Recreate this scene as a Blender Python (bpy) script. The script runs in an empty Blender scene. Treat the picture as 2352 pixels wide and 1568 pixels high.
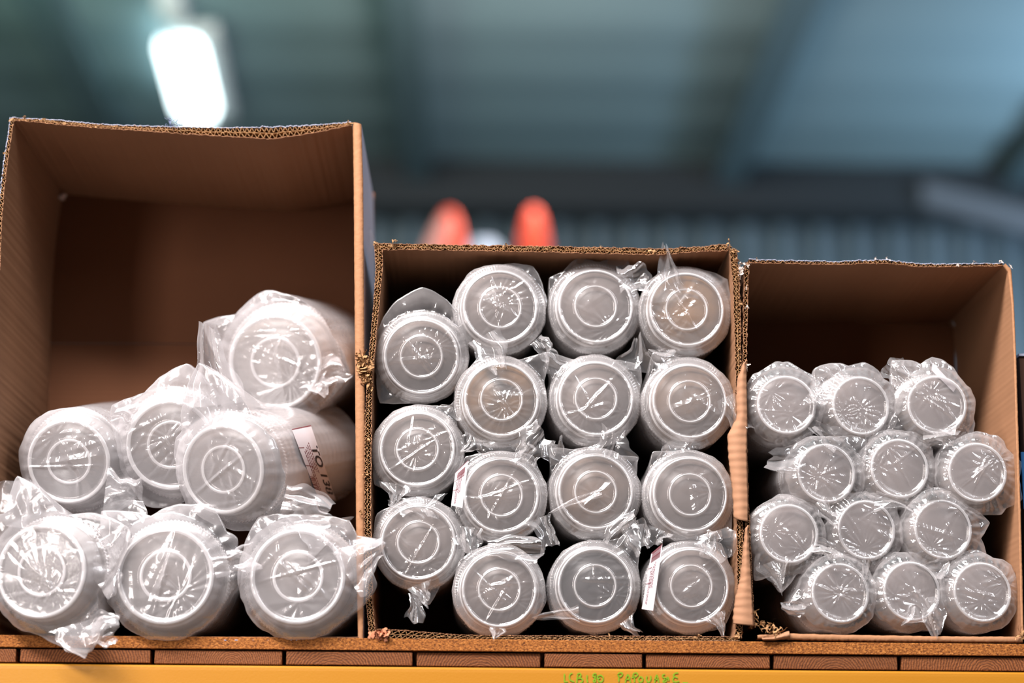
import bpy, math, random
import numpy as np
from mathutils import Vector, Matrix, noise

S = bpy.context.scene
COL = S.collection
PI = math.pi

# ------------------------------------------------------------------ camera
W, H, F = 2352.0, 1568.0, 4560.0
PITCH, YAW, ROLL = math.radians(13.5), math.radians(-0.95), math.radians(0.42)
CAMROT = (Matrix.Rotation(YAW, 3, 'Z') @ Matrix.Rotation(PI / 2 + PITCH, 3, 'X') @ Matrix.Rotation(ROLL, 3, 'Z'))
DIST = 2.4


def ray(px, py):
    return CAMROT @ Vector(((px - W / 2) / F, -(py - H / 2) / F, -1.0))


_d = ray(1176, 1468)
CAM = -_d * (DIST / _d.y)                    # the shelf's front top edge is the world origin


def P(px, py, y=0.0):
    """a point of the place at depth y behind the shelf's front edge"""
    d = ray(px, py)
    return CAM + d * ((y - CAM.y) / d.y)


cam = bpy.data.objects.new('camera', bpy.data.cameras.new('camera'))
COL.objects.link(cam)
cam.location = CAM
cam.rotation_euler = CAMROT.to_euler()
cam.data.sensor_width = 36.0
cam.data.lens = 36.0 * F / W
cam.data.clip_end = 200
cam.data.dof.use_dof = True
cam.data.dof.focus_distance = (P(1176, 1000, 0.0) - CAM).length
cam.data.dof.aperture_fstop = 1.45
S.camera = cam

# ------------------------------------------------------------------ world, lights, exposure
wd = bpy.data.worlds.new('hall_air')
S.world = wd
wd.use_nodes = True
wd.node_tree.nodes['Background'].inputs[0].default_value = (0.75, 0.85, 1.0, 1)
wd.node_tree.nodes['Background'].inputs[1].default_value = 0.06


def area(name, loc, target, sx, sy, power, col):
    l = bpy.data.lights.new(name, 'AREA')
    l.shape = 'RECTANGLE'
    l.size, l.size_y, l.energy, l.color = sx, sy, power, col
    o = bpy.data.objects.new(name, l)
    COL.objects.link(o)
    o.location = loc
    o.rotation_euler = (Vector(target) - Vector(loc)).to_track_quat('-Z', 'Y').to_euler()
    return o


YW_ = CAM.y + 10.6


def point(name, loc, power, col, r=0.3):
    l = bpy.data.lights.new(name, 'POINT')
    l.energy, l.color, l.shadow_soft_size = power, col, r
    o = bpy.data.objects.new(name, l)
    COL.objects.link(o)
    o.location = loc


area('aisle_light', (-1.15, -2.2, 2.8), (0, 0, 0.2), 2.3, 0.6, 470, (1.0, 0.935, 0.915))
area('aisle_light', (1.9, -1.9, 1.9), (0, 0, 0.2), 0.35, 1.4, 22, (0.93, 0.94, 1.0))
area('aisle_light', (-1.9, -2.8, 0.9), (0, 0, 0.2), 0.5, 1.4, 42, (1.0, 0.90, 0.86))
point('hall_fill', (3.6, 5.9, 2.0), 205, (0.62, 0.76, 1.0))  # unseen point lights, added to brighten and tint the ceiling
point('hall_fill', (0.25, 4.9, 2.4), 60, (1.0, 0.84, 0.78))
point('hall_fill', (-1.7, 4.7, 2.2), 44, (0.80, 1.0, 0.80))
point('hall_fill', (4.6, YW_ - 1.3, 0.3), 75, (0.75, 0.92, 1.0), 0.15)  # unseen light added beside the far wall to bring out its ribs

S.view_settings.view_transform = 'Standard'
S.view_settings.look = 'None'
S.view_settings.exposure = 0.0
S.view_settings.gamma = 1.0
S.view_settings.use_curve_mapping = False
S.cycles.transparent_max_bounces = 18
S.cycles.max_bounces = 5
S.cycles.diffuse_bounces = 3
S.cycles.glossy_bounces = 2
S.cycles.adaptive_threshold = 0.06
S.cycles.caustics_reflective = False
S.cycles.caustics_refractive = False


# ------------------------------------------------------------------ materials
def srgb(r, g, b):
    return tuple(((c / 255) / 12.92 if c / 255 <= 0.04045 else ((c / 255 + 0.055) / 1.055) ** 2.4) for c in (r, g, b)) + (1,)


def dk(r, g, b, k=0.85):
    return tuple(c * k for c in srgb(r, g, b)[:3]) + (1,)


class NT:
    def __init__(s, name):
        s.m = bpy.data.materials.new(name)
        s.m.use_nodes = True
        s.t = s.m.node_tree
        s.t.nodes.clear()
        s.out = s.n('ShaderNodeOutputMaterial')

    def n(s, kind, ins=None, **kw):
        x = s.t.nodes.new(kind)
        for k, v in kw.items():
            setattr(x, k, v)
        for k, v in (ins or {}).items():
            if isinstance(v, bpy.types.NodeSocket):
                s.t.links.new(v, x.inputs[k])
            else:
                x.inputs[k].default_value = v
        return x

    def done(s, sh):
        s.t.links.new(sh, s.out.inputs[0])
        return s.m


def simple(name, col, rough=0.6, bump=0.0, bscale=80, spec=0.4, metal=0.0, var=0.0, vscale=6):
    t = NT(name)
    tc = t.n('ShaderNodeTexCoord')
    c = col
    if var:
        nz = t.n('ShaderNodeTexNoise', {'Vector': tc.outputs['Object'], 'Scale': vscale, 'Detail': 4.0})
        mx = t.n('ShaderNodeMix', {0: nz.outputs['Fac'], 6: col, 7: tuple(x * (1 - var) for x in col[:3]) + (1,)}, data_type='RGBA')
        c = mx.outputs[2]
    b = t.n('ShaderNodeBsdfPrincipled', {'Base Color': c, 'Roughness': rough, 'Specular IOR Level': spec, 'Metallic': metal})
    if bump:
        nz = t.n('ShaderNodeTexNoise', {'Vector': tc.outputs['Object'], 'Scale': bscale, 'Detail': 3.0})
        bp = t.n('ShaderNodeBump', {'Height': nz.outputs['Fac'], 'Strength': bump, 'Distance': 0.002})
        t.t.links.new(bp.outputs[0], b.inputs['Normal'])
    return t.done(b.outputs[0])


def kraft(name, col, lines=0.25, axis='X', pitch=0.0072):
    """corrugated liner: faint washboard ribs and paper fibre"""
    t = NT(name)
    tc = t.n('ShaderNodeTexCoord')
    nz = t.n('ShaderNodeTexNoise', {'Vector': tc.outputs['Object'], 'Scale': 9.0, 'Detail': 5.0})
    mx = t.n('ShaderNodeMix', {0: nz.outputs['Fac'], 6: tuple(x * 1.12 for x in col[:3]) + (1,), 7: tuple(x * 0.85 for x in col[:3]) + (1,)}, data_type='RGBA')
    wv = t.n('ShaderNodeTexWave', {'Vector': tc.outputs['Object'], 'Scale': 1 / pitch / 3.18, 'Distortion': 0.25, 'Detail': 1.0},
             wave_type='BANDS', bands_direction=axis)
    fn = t.n('ShaderNodeTexNoise', {'Vector': tc.outputs['Object'], 'Scale': 260.0, 'Detail': 2.0})
    ad = t.n('ShaderNodeMath', {0: fn.outputs['Fac'], 1: 0.35}, operation='MULTIPLY')
    a2 = t.n('ShaderNodeMath', {0: wv.outputs['Fac'], 1: ad.outputs[0]}, operation='ADD')
    bp = t.n('ShaderNodeBump', {'Height': a2.outputs[0], 'Strength': lines, 'Distance': 0.0012})
    b = t.n('ShaderNodeBsdfPrincipled', {'Base Color': mx.outputs[2], 'Roughness': 0.75, 'Specular IOR Level': 0.25, 'Normal': bp.outputs[0]})
    return t.done(b.outputs[0])


def film(name, haze, tint, rough=0.13, gloss=1.0, bump=0.5, bscale=26.0, edge=0.5, blend=0.35, back=0.28):
    """thin clear plastic: see-through, glossy, a little milky, whiter where seen edge on"""
    t = NT(name)
    tc = t.n('ShaderNodeTexCoord')
    nz = t.n('ShaderNodeTexVoronoi', {'Vector': tc.outputs['Object'], 'Scale': bscale, 'Randomness': 1.0}, feature='F1')
    mp = t.n('ShaderNodeMapping', {'Vector': tc.outputs['Object'], 'Scale': (1.0, 0.35, 1.7), 'Rotation': (0.3, 0.8, 0.5)})
    n2 = t.n('ShaderNodeTexNoise', {'Vector': mp.outputs[0], 'Scale': bscale * 2.6, 'Detail': 2.0, 'Distortion': 1.2})
    ad = t.n('ShaderNodeMath', {0: nz.outputs['Distance'], 1: n2.outputs['Fac']}, operation='ADD')
    bp = t.n('ShaderNodeBump', {'Height': ad.outputs[0], 'Strength': bump, 'Distance': 0.004})
    lw = t.n('ShaderNodeLayerWeight', {'Blend': blend})
    hz = t.n('ShaderNodeMapRange', {0: lw.outputs['Facing'], 3: haze, 4: min(0.95, haze + edge)})
    tr = t.n('ShaderNodeBsdfTransparent', {'Color': (0.985, 0.985, 0.985, 1)})
    df = t.n('ShaderNodeBsdfDiffuse', {'Color': tint})
    tl = t.n('ShaderNodeBsdfTranslucent', {'Color': tint})
    dd = t.n('ShaderNodeMixShader', {0: back, 1: df.outputs[0], 2: tl.outputs[0]})
    m1 = t.n('ShaderNodeMixShader', {0: hz.outputs[0], 1: tr.outputs[0], 2: dd.outputs[0]})
    gl = t.n('ShaderNodeBsdfGlossy', {'Color': (1, 1, 1, 1), 'Roughness': rough, 'Normal': bp.outputs[0]})
    l2 = t.n('ShaderNodeLayerWeight', {'Blend': 0.5, 'Normal': bp.outputs[0]})
    p5 = t.n('ShaderNodeMath', {0: l2.outputs['Facing'], 1: 4.5}, operation='POWER')
    fg = t.n('ShaderNodeMapRange', {0: p5.outputs[0], 3: 0.075 * gloss, 4: 0.95})
    m2 = t.n('ShaderNodeMixShader', {0: fg.outputs[0], 1: m1.outputs[0], 2: gl.outputs[0]})
    return t.done(m2.outputs[0])


M = {}
M['kraft_x'] = kraft('kraft_board_x', dk(152, 108, 78), 0.10, 'X', 0.0075)
M['kraft_z'] = kraft('kraft_board_z', dk(154, 112, 82), 0.08, 'Z', 0.0075)
M['kraft_edge'] = simple('kraft_edge', dk(190, 146, 102), 0.8, 0.6, 300, 0.2, var=0.3, vscale=120)
M['kraft_smooth'] = simple('kraft_fold', dk(172, 124, 88), 0.7, 0.5, 120, 0.25, var=0.2, vscale=40)
M['kraft_shaded'] = kraft('kraft_shaded_back', dk(112, 70, 44), 0.08, 'Z', 0.0075)  # kraft for the back boards, darkened to carry the shade inside the boxes
M['white_liner'] = kraft('white_liner', dk(178, 184, 206), 0.12, 'Z', 0.0075)
M['paper_torn'] = kraft('torn_paper', dk(168, 124, 94), 0.35, 'Z', 0.010)
M['film'] = film('clear_film', 0.06, (0.95, 0.92, 0.93, 1), 0.12, 1.7, 0.22, 16, 0.5, 0.3)
M['film_milky'] = film('milky_film', 0.14, (0.85, 0.82, 0.84, 1), 0.17, 1.3, 0.25, 12, 0.5, 0.35)
M['film_soft'] = film('clear_film_cups', 0.06, (0.95, 0.92, 0.93, 1), 0.11, 1.8, 0.3, 20, 0.5, 0.32)
M['plastic'] = film('clear_plastic', 0.06, (0.88, 0.84, 0.83, 1), 0.10, 2.0, 0.03, 30, 0.34, 0.6)
M['plastic_ridge'] = film('plastic_ridge_glare', 0.5, (0.97, 0.95, 0.96, 1), 0.16, 3.0, 0.03, 30, 0.40, 0.6, 0.0)  # whitened ridges: the glare of the clear rings put into the colour
M['plastic_cup'] = film('clear_cup_plastic', 0.08, (0.92, 0.88, 0.87, 1), 0.12, 1.5, 0.06, 30, 0.42, 0.6)
M['plastic_bowl'] = film('clear_bowl_plastic', 0.10, (0.92, 0.88, 0.88, 1), 0.16, 1.2, 0.06, 20, 0.45, 0.6)


def stack_mat(name, col, col2, rough=0.35):
    col, col2 = (tuple(c * 0.58 for c in q[:3]) + (1,) for q in (col, col2))
    t = NT(name)
    tc = t.n('ShaderNodeTexCoord')
    oi = t.n('ShaderNodeObjectInfo')
    nz = t.n('ShaderNodeTexNoise', {'Vector': tc.outputs['Object'], 'Scale': 16.0, 'Detail': 3.0, 'Distortion': 0.6, 'W': oi.outputs['Random']}, noise_dimensions='4D')
    mr = t.n('ShaderNodeMapRange', {0: nz.outputs['Fac'], 1: 0.35, 2: 0.65})
    mx = t.n('ShaderNodeMix', {0: mr.outputs[0], 6: col, 7: col2}, data_type='RGBA')
    b = t.n('ShaderNodeBsdfPrincipled', {'Base Color': mx.outputs[2], 'Roughness': rough, 'Specular IOR Level': 0.5})
    return t.done(b.outputs[0])


M['fill_grey'] = stack_mat('nested_plastic_grey', srgb(176, 161, 155), srgb(146, 132, 127))
M['fill_peach'] = stack_mat('nested_plastic_peach', srgb(184, 154, 134), srgb(150, 134, 126))
M['fill_dark'] = stack_mat('nested_plastic_dark', srgb(112, 106, 106), srgb(84, 80, 80))
M['fill_white'] = stack_mat('nested_plastic_white', srgb(236, 224, 218), srgb(190, 178, 172))
M['fill_orange'] = stack_mat('nested_plastic_orange', srgb(205, 150, 92), srgb(112, 103, 99))
M['fill_bowl'] = stack_mat('nested_bowls', srgb(152, 139, 134), srgb(128, 116, 112))
M['fill_cup'] = stack_mat('nested_cups', srgb(192, 178, 174), srgb(160, 147, 145), 0.3)
M['paper'] = simple('label_paper', dk(216, 208, 212), 0.6)
M['ink'] = simple('label_ink', dk(35, 28, 34), 0.6)
M['ink_red'] = simple('label_ink_red', dk(120, 50, 60), 0.6)
M['marker'] = simple('green_marker', dk(112, 150, 10), 0.5)


def yellow_paint():
    t = NT('yellow_rack_paint')
    tc = t.n('ShaderNodeTexCoord')
    nz = t.n('ShaderNodeTexNoise', {'Vector': tc.outputs['Object'], 'Scale': 3.0, 'Detail': 2.0})
    mx = t.n('ShaderNodeMix', {0: nz.outputs['Fac'], 6: dk(178, 126, 34), 7: dk(172, 110, 18)}, data_type='RGBA')
    n2 = t.n('ShaderNodeTexNoise', {'Vector': tc.outputs['Object'], 'Scale': 420.0, 'Detail': 2.0})
    bp = t.n('ShaderNodeBump', {'Height': n2.outputs['Fac'], 'Strength': 0.12, 'Distance': 0.001})
    b = t.n('ShaderNodeBsdfPrincipled', {'Base Color': mx.outputs[2], 'Roughness': 0.38, 'Normal': bp.outputs[0]})
    return t.done(b.outputs[0])


def chipboard():
    t = NT('particle_board')
    tc = t.n('ShaderNodeTexCoord')
    mp = t.n('ShaderNodeMapping', {'Vector': tc.outputs['Object'], 'Scale': (0.7, 1, 1)})
    nz = t.n('ShaderNodeTexNoise', {'Vector': mp.outputs[0], 'Scale': 520.0, 'Detail': 4.0, 'Distortion': 0.8})
    cr = t.n('ShaderNodeValToRGB', {0: nz.outputs['Fac']})
    e = cr.color_ramp.elements
    e[0].position, e[0].color = 0.33, dk(88, 46, 18)
    e[1].position, e[1].color = 0.52, dk(150, 90, 38)
    e2 = e.new(0.72)
    e2.color = dk(190, 126, 64)
    bp = t.n('ShaderNodeBump', {'Height': nz.outputs['Fac'], 'Strength': 0.7, 'Distance': 0.002})
    b = t.n('ShaderNodeBsdfPrincipled', {'Base Color': cr.outputs[0], 'Roughness': 0.75, 'Specular IOR Level': 0.2, 'Normal': bp.outputs[0]})
    return t.done(b.outputs[0])


def endgrain(i):
    t = NT('end_grain_%d' % i)
    rnd = random.Random(i)
    tc = t.n('ShaderNodeTexCoord')
    nzv = t.n('ShaderNodeTexNoise', {'Vector': tc.outputs['Object'], 'Scale': 14.0, 'Detail': 3.0})
    wv = t.n('ShaderNodeTexWave', {'Vector': tc.outputs['Object'], 'Scale': rnd.uniform(90, 130), 'Distortion': 5.0, 'Detail': 4.0, 'Detail Scale': 1.6},
             wave_type='RINGS', rings_direction='Y')
    n2 = t.n('ShaderNodeTexNoise', {'Vector': tc.outputs['Object'], 'Scale': 420.0, 'Detail': 3.0})
    k = rnd.uniform(0.8, 1.1)
    d, m = dk(66, 34, 16), dk(146, 90, 50)
    mx = t.n('ShaderNodeMix', {0: wv.outputs['Fac'], 6: tuple(c * k for c in d[:3]) + (1,), 7: tuple(c * k for c in m[:3]) + (1,)}, data_type='RGBA')
    m2 = t.n('ShaderNodeMix', {0: nzv.outputs['Fac'], 6: mx.outputs[2], 7: dk(104, 60, 32)}, data_type='RGBA')
    m3 = t.n('ShaderNodeMix', {0: 0.35, 6: m2.outputs[2], 7: n2.outputs['Fac']}, data_type='RGBA', blend_type='OVERLAY')
    bp = t.n('ShaderNodeBump', {'Height': n2.outputs['Fac'], 'Strength': 0.6, 'Distance': 0.0015})
    b = t.n('ShaderNodeBsdfPrincipled', {'Base Color': m3.outputs[2], 'Roughness': 0.7, 'Specular IOR Level': 0.2, 'Normal': bp.outputs[0]})
    return t.done(b.outputs[0])


# ------------------------------------------------------------------ mesh helpers
def link(name, me, mat, parent=None, smooth=True):
    if mat is not None and not me.materials:
        me.materials.append(mat)
    o = bpy.data.objects.new(name, me)
    COL.objects.link(o)
    if parent is not None:
        o.parent = parent
    if smooth and len(me.polygons):
        me.polygons.foreach_set('use_smooth', [True] * len(me.polygons))
    me.update()
    return o


def grid_mesh(name, G, wrap=False):
    """G: array (rows, cols, 3)"""
    r, c = G.shape[:2]
    me = bpy.data.meshes.new(name)
    idx = np.arange(r * c).reshape(r, c)
    a = idx[:-1, :] if wrap else idx[:-1, :-1]
    if wrap:
        b = np.roll(idx, -1, 1)[:-1, :]
        cc = np.roll(idx, -1, 1)[1:, :]
        d = idx[1:, :]
    else:
        b, cc, d = idx[:-1, 1:], idx[1:, 1:], idx[1:, :-1]
    F_ = np.stack([a, b, cc, d], -1).reshape(-1, 4)
    me.from_pydata(G.reshape(-1, 3).tolist(), [], F_.tolist())
    return me


class MB:
    def __init__(s):
        s.v, s.f = [], []

    def add(s, vs, fs):
        o = len(s.v)
        s.v += [tuple(v) for v in vs]
        s.f += [tuple(i + o for i in f) for f in fs]

    def grid(s, G, wrap=False):
        r, c = len(G), len(G[0])
        vs = [p for row in G for p in row]
        fs = []
        for i in range(r - 1):
            for j in range(c if wrap else c - 1):
                k = (j + 1) % c
                fs.append((i * c + j, i * c + k, (i + 1) * c + k, (i + 1) * c + j))
        s.add(vs, fs)

    def box(s, x0, x1, y0, y1, z0, z1):
        s.add([(x, y, z) for x in (x0, x1) for y in (y0, y1) for z in (z0, z1)],
              [(0, 1, 3, 2), (4, 6, 7, 5), (0, 4, 5, 1), (2, 3, 7, 6), (0, 2, 6, 4), (1, 5, 7, 3)])

    def mesh(s, name):
        me = bpy.data.meshes.new(name)
        me.from_pydata([tuple(v) for v in s.v], [], s.f)
        return me


def empty(name, loc, label, cat, group=None):
    o = bpy.data.objects.new(name, None)
    COL.objects.link(o)
    o.location = loc
    o.empty_display_size = 0.02
    return tag(o, label, cat, group)


def tag(o, label, cat, group=None, kind=None):
    o['label'], o['category'] = label, cat
    if group:
        o['group'] = group
    if kind:
        o['kind'] = kind
    return o


def structure(o):
    o['kind'] = 'structure'
    return o


def bevel(o, w, seg=2):
    m = o.modifiers.new('bevel', 'BEVEL')
    m.width, m.segments, m.limit_method = w, seg, 'ANGLE'


def to_local(me, loc):
    me.transform(Matrix.Translation(-Vector(loc)))


def resample(pts, n):
    """px polyline -> n points at even arc length (numpy)"""
    p = np.array(pts, float)
    s = np.r_[0, np.cumsum(np.linalg.norm(np.diff(p, axis=0), axis=1))]
    t = np.linspace(0, s[-1], n)
    return np.stack([np.interp(t, s, p[:, k]) for k in range(p.shape[1])], 1), s[-1]


def n1(x, seed):
    return noise.noise(Vector((x, seed * 7.13, seed * 3.7)))


# ------------------------------------------------------------------ the hall behind
HC = CAM.z + 3.5
YW = CAM.y + 10.6


def build_hall():
    # corrugated far wall
    xs = np.arange(-6.5, 7.5, 0.052)
    mb = MB()
    prof = []
    for i, x in enumerate(xs):
        prof.append((x, YW + (0.0, 0.0, 0.09, 0.09)[i % 4]))
    mb.grid([[(x, y, -1.9) for x, y in prof], [(x, y, HC) for x, y in prof]])
    wm = NT('corrugated_wall')
    tc = wm.n('ShaderNodeTexCoord')
    nz = wm.n('ShaderNodeTexNoise', {'Vector': tc.outputs['Object'], 'Scale': 1.2})
    mx = wm.n('ShaderNodeMix', {0: nz.outputs['Fac'], 6: srgb(112, 136, 146), 7: srgb(50, 66, 74)}, data_type='RGBA')
    b = wm.n('ShaderNodeBsdfPrincipled', {'Base Color': mx.outputs[2], 'Roughness': 0.5})
    structure(link('wall_back', mb.mesh('wall_back'), wm.done(b.outputs[0]), smooth=False))
    # ceiling sheet with shallow cross ribs
    mb = MB()
    ys = np.arange(-3.0, YW + 0.3, 0.16)
    rows = []
    for i, y in enumerate(ys):
        z = HC + (0.0, 0.012)[(i // 2) % 2]
        rows.append([(-7, y, z), (0, y, z), (7.5, y, z)])
    mb.grid(rows)
    structure(link('ceiling', mb.mesh('ceiling'), simple('ceiling_sheet', srgb(132, 162, 168), 0.6, var=0.25, vscale=0.8), smooth=False))
    # dark rafters running away from the shelf
    bm_ = simple('rafter_steel', srgb(76, 100, 106), 0.6)
    for k, (px, w) in enumerate(((325, 0.10), (965, 0.09), (1655, 0.10), (2290, 0.08))):
        x = P(px, 405, YW).x
        mb = MB()
        mb.box(x - w / 2, x + w / 2, -2.5, YW, HC - 0.12, HC)
        mb.box(x - w * 0.8, x + w * 0.8, -2.5, YW, HC - 0.135, HC - 0.12)
        structure(link('trim_%d' % (k + 1), mb.mesh('rafter'), bm_, smooth=False))
    # dark beam added where ceiling meets wall, to darken the eaves
    mb = MB()
    mb.box(-6.5, 7.5, YW - 0.3, YW - 0.02, HC - 0.28, HC - 0.02)
    structure(link('trim_5', mb.mesh('eaves'), simple('eaves_dark', srgb(30, 40, 45), 0.6), smooth=False))
    # sloping brace at the right
    a, b2 = P(2120, 440, YW - 0.4), P(2420, 520, YW - 0.4)
    mb = MB()
    mb.add([a + Vector((0, 0, .06)), b2 + Vector((0, 0, .06)), b2 - Vector((0, 0, .06)), a - Vector((0, 0, .06)),
            a + Vector((0, .1, .06)), b2 + Vector((0, .1, .06)), b2 + Vector((0, .1, -.06)), a + Vector((0, .1, -.06))],
           [(0, 1, 2, 3), (4, 7, 6, 5), (0, 4, 5, 1), (3, 2, 6, 7), (0, 3, 7, 4), (1, 5, 6, 2)])
    structure(link('trim_6', mb.mesh('brace'), simple('brace_steel', srgb(95, 104, 110), 0.6), smooth=False))
    # floor
    mb = MB()
    mb.box(-7, 7.5, -5, YW + 0.1, CAM.z - 1.65, CAM.z - 1.6)
    structure(link('floor', mb.mesh('floor'), simple('concrete_floor', dk(140, 126, 116), 0.5, var=0.2), smooth=False))

    # hanging batten lamp, end on to the shelf
    y0, y1 = 5.9, 7.4
    a, b2 = P(400, 128, y0), P(442, 222, y0)
    top = P(408, 84, y0)
    zz = top.z
    yn = CAM.y + (zz - CAM.z) / ((P(408, 84, 1).z - CAM.z) / (1 - CAM.y))
    yf = CAM.y + (zz - CAM.z) / ((P(455, 268, 1).z - CAM.z) / (1 - CAM.y))
    x0 = P(408, 84, yn).x
    root = empty('ceiling_lamp', (x0, yn, zz), 'glowing white strip lamp hanging under the dark ceiling above the tall left box', 'lamp')
    x1 = P(455, 268, yf).x
    mb = MB()
    n = 10
    rows = []
    for k in range(9):
        t = k / 8
        cx, cy = x0 + (x1 - x0) * t, yn + (yf - yn) * t
        rr = 0.10 * (1 if 0 < k < 8 else 0.7)
        rows.append([(cx + rr * math.cos(PI + PI * j / n), cy, zz + 0.5 * rr * math.sin(PI + PI * j / n)) for j in range(n + 1)])
    mb.grid(rows)
    me = mb.mesh('lamp')
    to_local(me, root.location)
    em = NT('lamp_glow')
    e = em.n('ShaderNodeEmission', {'Color': (0.80, 0.97, 1.0, 1), 'Strength': 7.0})
    link('diffuser', me, em.done(e.outputs[0]), root)
    mb = MB()
    hw = 0.10
    A, B = Vector((x0, yn, zz)), Vector((x1, yf, zz))
    A2 = A + Vector((0.07, 0, 0))
    B2 = B + (B - A) * 0.05 + Vector((0.07, 0, 0))
    mb.add([A2 + Vector((-hw, 0, 0.0)), A2 + Vector((hw, 0, 0)), B2 + Vector((hw, 0, 0)), B2 + Vector((-hw, 0, 0)),
            A2 + Vector((-hw, 0, .07)), A2 + Vector((hw, 0, .07)), B2 + Vector((hw, 0, .07)), B2 + Vector((-hw, 0, .07))],
           [(0, 1, 2, 3), (4, 7, 6, 5), (0, 4, 5, 1), (2, 6, 7, 3), (1, 5, 6, 2), (0, 3, 7, 4)])
    C0, C1 = A + (A - B) * 0.12, A + (A - B) * 0.34
    mb.box(C0.x - 0.05, C0.x + 0.05, C1.y, C0.y, zz, zz + 0.08)
    mb.box(C0.x - 0.02, C0.x + 0.02, C0.y - 0.01, A.y + 0.02, zz + 0.02, zz + 0.05)
    mb.box(C0.x - 0.01, C0.x + 0.01, C0.y - 0.1, C0.y - 0.08, zz + 0.05, HC)
    me = mb.mesh('housing')
    to_local(me, root.location)
    h = link('housing', me, simple('lamp_housing', srgb(225, 235, 238), 0.5), root, smooth=False)
    bevel(h, 0.01)

    # two blurred orange-red posts and a pale rounded thing between them
    om = simple('orange_red_plastic', srgb(205, 66, 34), 0.5)
    pm = simple('post_lit_side', srgb(215, 150, 140), 0.5)

    def cone(name, tip, b0, b1, by, y, mat, label, cat, group=None):
        t_, l_, r_ = P(tip[0], tip[1], y), P(b0, by, y), P(b1, by, y)
        base = (l_ + r_) / 2
        base.z = CAM.z - 1.6
        hz = (l_.z - base.z) / (t_.z - base.z)
        w = (r_ - l_).x / 2
        root = empty(name, base, label, cat, group)
        mb = MB()
        rows = []
        for k, (f, q) in enumerate(((0, 1.6), (hz * .9, 1.25), (hz, 1.0), (hz + (1 - hz) * .6, .7), (hz + (1 - hz) * .9, .45), (1.0, .2), (1.0, .0))):
            c = base.lerp(t_, f)
            rows.append([(c.x - base.x + w * q * math.cos(2 * PI * j / 24), w * q * 0.8 * math.sin(2 * PI * j / 24), c.z - base.z) for j in range(24)])
        mb.grid(rows, True)
        link('post_cap', mb.mesh(name), mat, root)
        return root
    r = cone('orange_post', (1032, 482), 985, 1062, 560, 5.0, om, 'blurred pinkish orange post far behind the middle box, left of the pair', 'post', 'orange posts in the distance')
    # its side facing the light, painted as a paler pink strip
    a, b2 = P(1020, 500, 4.93), P(985, 600, 4.93)
    mb = MB()
    rows = []
    for k in range(6):
        c = a.lerp(b2, k / 5)
        w = 0.022 + 0.022 * k / 5
        rows.append([(c.x - r.location.x + w * math.cos(PI + PI * j / 10), c.y - r.location.y + w * math.sin(PI + PI * j / 10), c.z - r.location.z) for j in range(11)])
    mb.grid(rows)
    x = link('lit_side', mb.mesh('strip'), pm, r)
    x['label'] = 'lit side of the post painted pale pink'
    cone('orange_post', (1226, 478), 1197, 1268, 560, 5.0, om, 'blurred deep orange post far behind the middle box, right of the pair', 'post', 'orange posts in the distance')
    c = P(1112, 572, 5.2)
    me = bpy.data.meshes.new('drum')
    mb = MB()
    mb.grid([[(0.075 * q * math.cos(2 * PI * j / 24), 0.06 * q * math.sin(2 * PI * j / 24), z) for j in range(24)]
             for z, q in ((CAM.z - 1.6 - c.z, 1), (-0.04, 1), (0.0, .9), (0.03, .6), (0.04, .0))], True)
    o = link('grey_drum', mb.mesh('drum'), simple('pale_grey_plastic', srgb(150, 170, 190), 0.5))
    o.location = c
    tag(o, 'blurred pale grey rounded top between the two orange posts', 'drum')


build_hall()


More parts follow.
